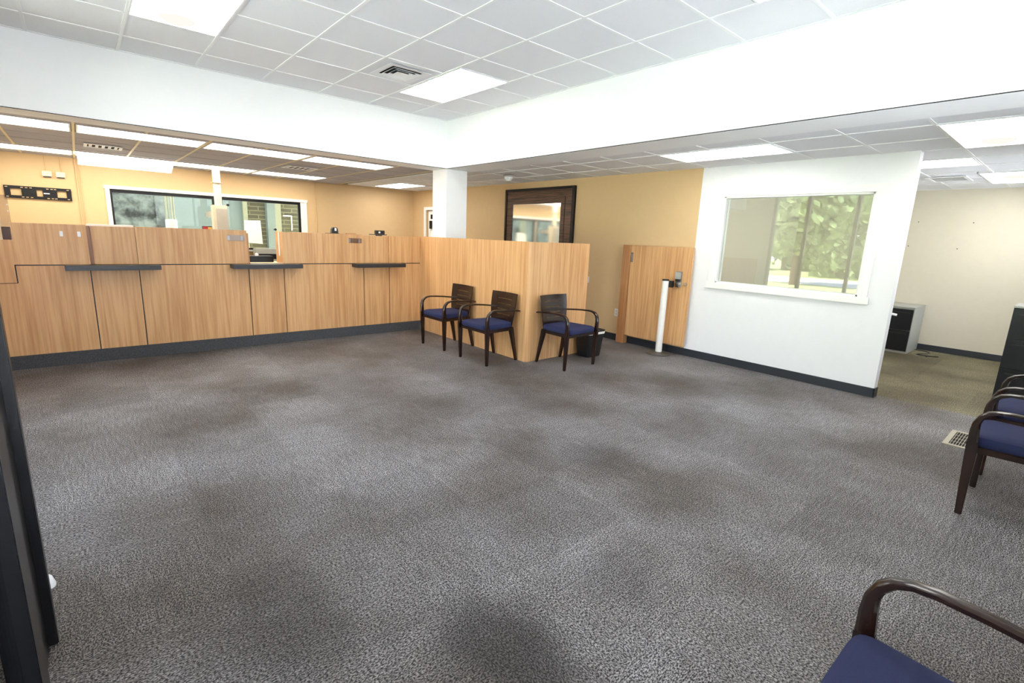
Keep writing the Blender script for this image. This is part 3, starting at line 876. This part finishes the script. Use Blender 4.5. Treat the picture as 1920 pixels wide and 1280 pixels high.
# the second one hangs open
t = thing('ceiling_light', 'ceiling light with its lens hanging open in front of the tan back wall', 'light', 'teller area lights, back row')
xa, xb = TX[1] + .02, TX[2] - .02
mb = MB()
box('frame_rail', 'tbar', (xa, xb, R2Y[0], R2Y[0] + .018, ZL - .004, ZL + .02), t); box('frame_rail', 'tbar', (xa, xb, R2Y[1] - .018, R2Y[1], ZL - .004, ZL + .02), t)
box('lamp_tray', 'lens_warm', (xa + .02, xb - .02, R2Y[0] + .02, R2Y[1] - .02, ZL + .008, ZL + .014), t)
MB().prism([(R2Y[0] + .02, ZL - .012), (R2Y[0] + .03, ZL - .004), (R2Y[0] + .44, ZL - .135), (R2Y[0] + .435, ZL - .148)], 'x', xa + .01, xb).build('hanging_lens', 'lens_warm', t)

# ceiling vents
def vent(cx, cy, z, s, label, rot=False):
    t = thing('ceiling_vent', label, 'vent', 'ceiling vents')
    box('duct_shade_plate', 'duct_dark', (cx - s * .72, cx + s * .72, cy - s * .72, cy + s * .72, z + .0035, z + .0055), t)
    def ring(a, b, za, zb, m):
        mb = MB()
        o = [(-1, -1), (1, -1), (1, 1), (-1, 1)]
        for k in range(4):
            p, q = o[k], o[(k + 1) % 4]
            pts = [(cx + p[0] * a, cy + p[1] * a, za), (cx + q[0] * a, cy + q[1] * a, za), (cx + q[0] * b, cy + q[1] * b, zb), (cx + p[0] * b, cy + p[1] * b, zb)]
            lo = [mb.bm.verts.new(v) for v in pts]
            hi = [mb.bm.verts.new((v[0], v[1], v[2] + .002)) for v in pts]
            mb.bm.faces.new(lo[::-1]); mb.bm.faces.new(hi)
            for i in range(4):
                mb.bm.faces.new((lo[i], lo[(i + 1) % 4], hi[(i + 1) % 4], hi[i]))
        return mb.build('louver' if m == 'l' else 'vent_frame', 'tbar', t)
    ring(s, s * .70, z - .008, z - .001, 'f')
    ring(s * .66, s * .53, z - .014, z + .001, 'l')
    ring(s * .46, s * .34, z - .014, z + .001, 'l')
    ring(s * .26, s * .02, z - .012, z - .008, 'l')
vent(GX - 1.5 * T, GY - 1.5 * T, ZH, .225, 'square louvered vent in the raised ceiling beside the light')
def slot_vent(x0, x1, y0, y1, z, label):
    t = thing('ceiling_vent', label, 'vent', 'ceiling vents')
    mb = MB()
    w = .035
    mb.box(x0, x1, y0, y0 + w, z - .010, z - .001); mb.box(x0, x1, y1 - w, y1, z - .010, z - .001)
    mb.box(x0, x0 + w, y0 + w, y1 - w, z - .010, z - .001); mb.box(x1 - w, x1, y0 + w, y1 - w, z - .010, z - .001)
    mb.build('vent_frame', 'tbar', t)
    box('duct_shade_plate', 'duct_dark', (x0 + w, x1 - w, y0 + w, y1 - w, z - .0025, z - .0009), t)
    n = 5
    for k in range(n):
        xx = x0 + w + (k + .5) * (x1 - x0 - 2 * w) / n
        box('louver', 'tbar', (xx - .016, xx + .016, y0 + w, y1 - w, z - .0065, z - .003), t)
slot_vent(-3.90, -3.50, 2.40, 2.78, ZL, 'louvered vent in the grey teller ceiling above the bracket')
slot_vent(-1.47, -1.00, 2.25, 2.62, ZL, 'louvered vent in the grey teller ceiling nearest the column')
slot_vent(4.33, 4.85, -5.01, -4.60, ZL, 'louvered vent in the office ceiling at the right')
t = thing('security_dome', 'small white security camera dome under the low ceiling by the column', 'camera')
MB().lathe([(.085, ZL - .0005), (.088, ZL - .02), (.075, ZL - .03)], 1.22, .08, 24).build('housing', 'grey_metal', t, smooth=True)
MB().lathe([(.072, ZL - .03), (.066, ZL - .06), (.045, ZL - .088), (.015, ZL - .10)], 1.22, .08, 24).build('dome', 'tbar', t, smooth=True)

# ================================================================== CHAIRS
def make_chair(label):
    """front faces -y, origin on the floor under the seat"""
    t = thing('waiting_chair', label, 'chair', 'navy waiting chairs')
    for s in (-1, 1):
        # front leg, tapering to the floor
        def sq(cx, cy, z, a, b):
            return [(cx - a, cy - b, z), (cx + a, cy - b, z), (cx + a, cy + b, z), (cx - a, cy + b, z)]
        MB().loft([sq(s * .272, -.238, 0, .014, .016), sq(s * .274, -.243, .2, .018, .021), sq(s * .276, -.246, .40, .020, .027), sq(s * .277, -.249, .46, .019, .026)]).build('leg', 'espresso', t, .004)
        # rear leg, raked back
        MB().loft([sq(s * .222, .262, 0, .014, .016), sq(s * .214, .222, .2, .018, .022), sq(s * .206, .180, .40, .022, .030), sq(s * .205, .172, .43, .022, .030)]).build('leg', 'espresso', t, .004)
        # bentwood arm
        path = [(s * .277, -.249, .455), (s * .279, -.252, .53), (s * .280, -.250, .575), (s * .281, -.236, .612), (s * .281, -.208, .640), (s * .281, -.170, .655), (s * .280, -.12, .660),
                (s * .276, -.02, .657), (s * .270, .08, .650), (s * .262, .17, .641), (s * .254, .235, .633), (s * .251, .262, .630)]
        secs = []
        for i, p in enumerate(path):
            a = Vector(path[max(i - 1, 0)]); b = Vector(path[min(i + 1, len(path) - 1)])
            d = (b - a).normalized()
            side = Vector((1, 0, 0)); side = (side - d * side.dot(d)).normalized()
            nn = d.cross(side)
            f = i / (len(path) - 1)
            w_ = .019 + .004 * math.sin(PI * f); h_ = .024 - .014 * min(1, f * 2.2)
            P = Vector(p)
            secs.append([P + side * (w_ * u) + nn * (h_ * v) for u, v in ((-1, -.6), (-.6, -1), (.6, -1), (1, -.6), (1, .6), (.6, 1), (-.6, 1), (-1, .6))])
        ar = MB().loft([[tuple(q) for q in s_] for s_ in secs]).build('armrest', 'espresso', t, smooth=True)
        MB().tube([(s * .251, .262, .630), (s * .251, .276, .629)], [.017, .015], 12).build('arm_cap', 'bronze', ar, smooth=True)
    # seat rails
    mb = MB()
    mb.loft([[(-.255, -.255, .385), (.255, -.255, .385), (.215, .20, .385), (-.215, .20, .385)], [(-.258, -.258, .425), (.258, -.258, .425), (.218, .205, .425), (-.218, .205, .425)]])
    mb.build('seat_frame', 'espresso', t, .006)
    # cushion
    secs = []
    for sc_, z in ((.97, .425), (1.0, .438), (1.0, .462), (.975, .480), (.90, .490), (.6, .497), (.2, .50)):
        ring = []
        N = 28
        for k in range(N):
            a = 2 * PI * k / N
            c, s_ = math.cos(a), math.sin(a)
            ex = 0.22
            x = math.copysign(abs(c) ** ex, c); y = math.copysign(abs(s_) ** ex, s_)
            wdt = .252 - .02 * (y + 1)
            ring.append((x * wdt * sc_, -.030 + y * .240 * sc_, z))
        secs.append(ring)
    MB().loft(secs).build('seat', 'navy', t, smooth=True)
    # curved slotted backrest
    us = [-1, -.97, -.88, -.76, -.66, -.58, -.44, -.3, -.15, 0, .15, .3, .44, .58, .66, .76, .88, .97, 1]
    slots = [(.747, .7545), (.683, .6905), (.617, .6245), (.552, .559)]
    zs = sorted({.405, .43, .47, .51, .585, .65, .72, .775, .80, .825, .835, *[z for s2 in slots for z in s2]})
    def half(z):
        u = (z - .405) / .43
        w = .198 + .036 * math.sin(min(1, u * 1.15) * PI / 2) + .006 * u
        if z < .44: w -= .03 * (1 - (z - .405) / .035) ** 2
        return w
    bm = bmesh.new()
    gv = {}
    for j, z in enumerate(zs):
        u_ = (z - .405) / .43
        yb_ = .190 + .018 * u_ + .028 * u_ * u_
        for i, u in enumerate(us):
            gv[i, j] = bm.verts.new((u * half(z), yb_ + .022 - .030 * u * u, z))
    for j in range(len(zs) - 1):
        for i in range(len(us) - 1):
            zm = (zs[j] + zs[j + 1]) / 2; um = (us[i] + us[i + 1]) / 2
            if any(a < zm < b for a, b in slots) and abs(um) < .60:
                continue
            bm.faces.new((gv[i, j], gv[i + 1, j], gv[i + 1, j + 1], gv[i, j + 1]))
    mb = MB(); mb.bm.free(); mb.bm = bm
    bk = mb.build('backrest', 'espresso', t)
    so = bk.modifiers.new('thick', 'SOLIDIFY'); so.thickness = .010; so.offset = 1
    return t
proto = make_chair('navy seat wooden waiting chair nearest the teller counter, against the partition')
def dup(root, label):
    r = root.copy(); COL.objects.link(r); r['label'] = label
    for ch in list(root.children):
        c = ch.copy(); COL.objects.link(c); c.parent = r
        for gch in ch.children:
            d = gch.copy(); COL.objects.link(d); d.parent = c
    return r
spots = [((-.312, -.565), -90, None),
         ((-.318, -1.490), -90, 'navy seat wooden waiting chair by the corner of the partition, facing the entrance door'),
         ((.345, -2.168), 3, 'navy seat wooden waiting chair in front of the short partition side, beside the bin'),
         ((.035, -6.215), 180, 'navy seat waiting chair at the right edge beside the floor register, nearer one'),
         ((.870, -6.215), 180, 'navy seat waiting chair at the right edge, farther one next to the tall cabinet'),
         ((-2.765, -6.255), 180, 'navy seat waiting chair in the bottom right corner, nearest the viewer')]
for i, (p, a, lab) in enumerate(spots):
    c = proto if i == 0 else dup(proto, lab)
    c.location = (p[0], p[1], 0)
    c.rotation_euler = (0, 0, math.radians(a))

# ================================================================== BIN
t = thing('waste_bin', 'black plastic waste bin with a white bag edge behind the corner chair', 'bin')
bx_, by_ = .965, -2.03
def rr(w, d, z, r=.03):
    pts = []
    for cx, cy, a0 in ((w - r, d - r, 0), (-w + r, d - r, 90), (-w + r, -d + r, 180), (w - r, -d + r, 270)):
        for k in range(5):
            a = math.radians(a0 + k * 22.5)
            pts.append((bx_ + cx + r * math.cos(a), by_ + cy + r * math.sin(a), z))
    return pts
MB().loft([rr(.125, .10, 0), rr(.13, .105, .02), rr(.158, .128, .335), rr(.165, .135, .34), rr(.165, .135, .358), rr(.150, .12, .358), rr(.13, .10, .06)]).build('body', 'black_plastic', t, smooth=True)
MB().loft([rr(.160, .130, .305), rr(.1635, .1335, .312), rr(.164, .134, .334), rr(.160, .130, .335)]).build('bag_edge', 'paper', t, smooth=True)

# ================================================================== FILE CABINETS
def cabinet(name, x0, x1, y0, y1, h, nd, label, face='x'):
    t = thing(name, label, 'cabinet', None)
    MB().box(x0 + .012, x1, y0, y1, 0.0, h - .02).build('body', 'grey_metal' if name == 'office_cabinet' else 'black_metal', t, .003)
    MB().box(x0 - .005, x1, y0 - .004, y1 + .004, h - .0195, h).build('cabinet_top', 'grey_metal', t, .003)
    dh = (h - .07) / nd
    for k in range(nd):
        z0 = .035 + k * dh
        d_ = MB().box(x0 - .004, x0 + .0115, y0 + .008, y1 - .008, z0 + .003, z0 + dh - .003).build('drawer', 'black_metal', t, .003)
        box('drawer_pull', 'black_plastic', (x0 - .012, x0 - .0042, y0 + .05, y1 - .05, z0 + dh - .06, z0 + dh - .045), d_)
cabinet('office_cabinet', 5.30, 6.0, -4.615, -4.0, .715, 2, 'two drawer black and grey cabinet behind the end of the white wall')
cabinet('file_cabinet', 3.25, 3.75, -6.70, -5.775, 1.02, 3, 'tall black file cabinet behind the waiting chairs at the right edge')

# ================================================================== FLOOR REGISTER, CABLE, SMALL WALL ITEMS
t = thing('floor_register', 'beige metal floor register set in the carpet beside the right chairs', 'register')
rx0, rx1, ry0, ry1 = 1.12, 1.60, -5.99, -5.69
mb = MB(); w = .035
mb.box(rx0, rx1, ry0, ry0 + w, 0.0005, .008); mb.box(rx0, rx1, ry1 - w, ry1, 0.0005, .008); mb.box(rx0, rx0 + w, ry0 + w, ry1 - w, 0.0005, .008); mb.box(rx1 - w, rx1, ry0 + w, ry1 - w, 0.0005, .008)
mb.build('register_frame', 'register', t)
box('duct_shade_plate', 'duct_dark', (rx0 + w, rx1 - w, ry0 + w, ry1 - w, .0005, .002), t)
for k in range(13):
    yy = ry0 + w + (k + .5) * (ry1 - ry0 - 2 * w) / 13
    box('register_bar', 'register', (rx0 + w, rx1 - w, yy - .002, yy + .002, .003, .0065), t)
for k in range(3):
    xx = rx0 + w + (k + 1) * (rx1 - rx0 - 2 * w) / 4
    box('register_bar', 'register', (xx - .003, xx + .003, ry0 + w, ry1 - w, .0021, .005), t)
pts = []
for k in range(24):
    a = k / 23
    pts.append((5.85 - .55 * a + .12 * math.sin(a * 9), -4.66 - .28 * a + .09 * math.sin(a * 13 + 1), .006))
tag(MB().tube(pts, .006, 6).build('floor_cable', 'black_plastic'), 'thin black cable lying on the olive carpet by the office cabinet', 'cable')
t = thing('light_switch', 'small white switch plate on the tan wall beside the partition end', 'switch')
MB().box(XW - .008, XW - .0005, -.955, -.885, .835, .935).build('plate', 'clip', t, .002)
box('toggle', 'clip', (XW - .018, XW - .0082, -.925, -.915, .875, .90), t)
t = thing('wall_outlet', 'small white outlet plate on the tan wall just left of the gate post', 'outlet')
MB().box(XW - .008, XW - .0005, -1.585, -1.515, .375, .49).build('plate', 'clip', t, .002)
box('socket', 'beige_plastic', (XW - .0105, XW - .0082, -1.565, -1.535, .44, .47), t); box('socket', 'beige_plastic', (XW - .0105, XW - .0082, -1.565, -1.535, .395, .425), t)
t = thing('lever_handle', 'small pale lever sticking out past the end of the white wall, before the cabinet', 'handle')
MB().tube([(XW + .1205, -4.90, .885), (XW + .13, -4.90, .885)], .026, 14).build('rose', 'clip', t, smooth=True)
MB().tube([(XW + .131, -4.90, .885), (XW + .165, -4.90, .885), (XW + .172, -4.93, .885), (XW + .172, -4.995, .878)], .012, 10).build('lever', 'clip', t, smooth=True)
# security screws and holes left in the cream wall
for yy, zz, w_ in ((-4.31, 1.995, 'left of the top pair'), (-4.96, 1.985, 'right of the top pair'), (-3.98, 1.80, 'leftmost, nearest the white wall'), (-4.10, 1.79, 'second from the left, nearest the white wall'),
                   (-4.24, 1.62, 'left of the middle pair'), (-4.84, 1.60, 'right of the middle pair'), (-4.16, 1.40, 'lowest of all')):
    tag(MB().tube([(XO - .006, yy, zz), (XO - .0005, yy, zz)], .008, 8).build('wall_anchor', 'base_grey'), 'tiny wall anchor in the cream office wall, ' + w_, 'anchor', 'wall anchors in the cream wall')

# ================================================================== ENTRANCE FRAME (left foreground)
t = thing('entrance_frame', 'black aluminium door frame posts rising at the left edge of the view', 'door frame')
MB().box(-4.36, -4.283, -4.03, -3.985, 0.0, 2.62).build('post', 'black_frame', t, .003)
box('post_stop', 'black_frame', (-4.375, -4.30, -3.984, -3.97, 0.0, 2.62), t)
MB().box(-4.36, -4.295, -4.42, -4.27, 0.0, 2.62).build('post', 'black_frame', t, .003)
box('glazing_bead', 'black_frame', (-4.345, -4.31, -4.269, -4.031, 0.0, 2.62), t)
MB().box(-4.36, -4.31, -6.74, -4.421, 0.0, .12).build('bottom_rail', 'black_frame', t, .003)
MB().box(-4.36, -4.31, -6.74, -4.421, 2.56, 2.62).build('top_rail', 'black_frame', t, .003)
box('pane', 'glass', (-4.339, -4.331, -6.74, -4.421, .121, 2.559), t)
t = thing('door_stop', 'small white plastic door stop on the carpet behind the entrance post', 'door stop')
MB().lathe([(.03, 0.0), (.032, .01), (.022, .045), (.012, .055)], -4.33, -3.62, 16).build('stop_body', 'clip', t, smooth=True)
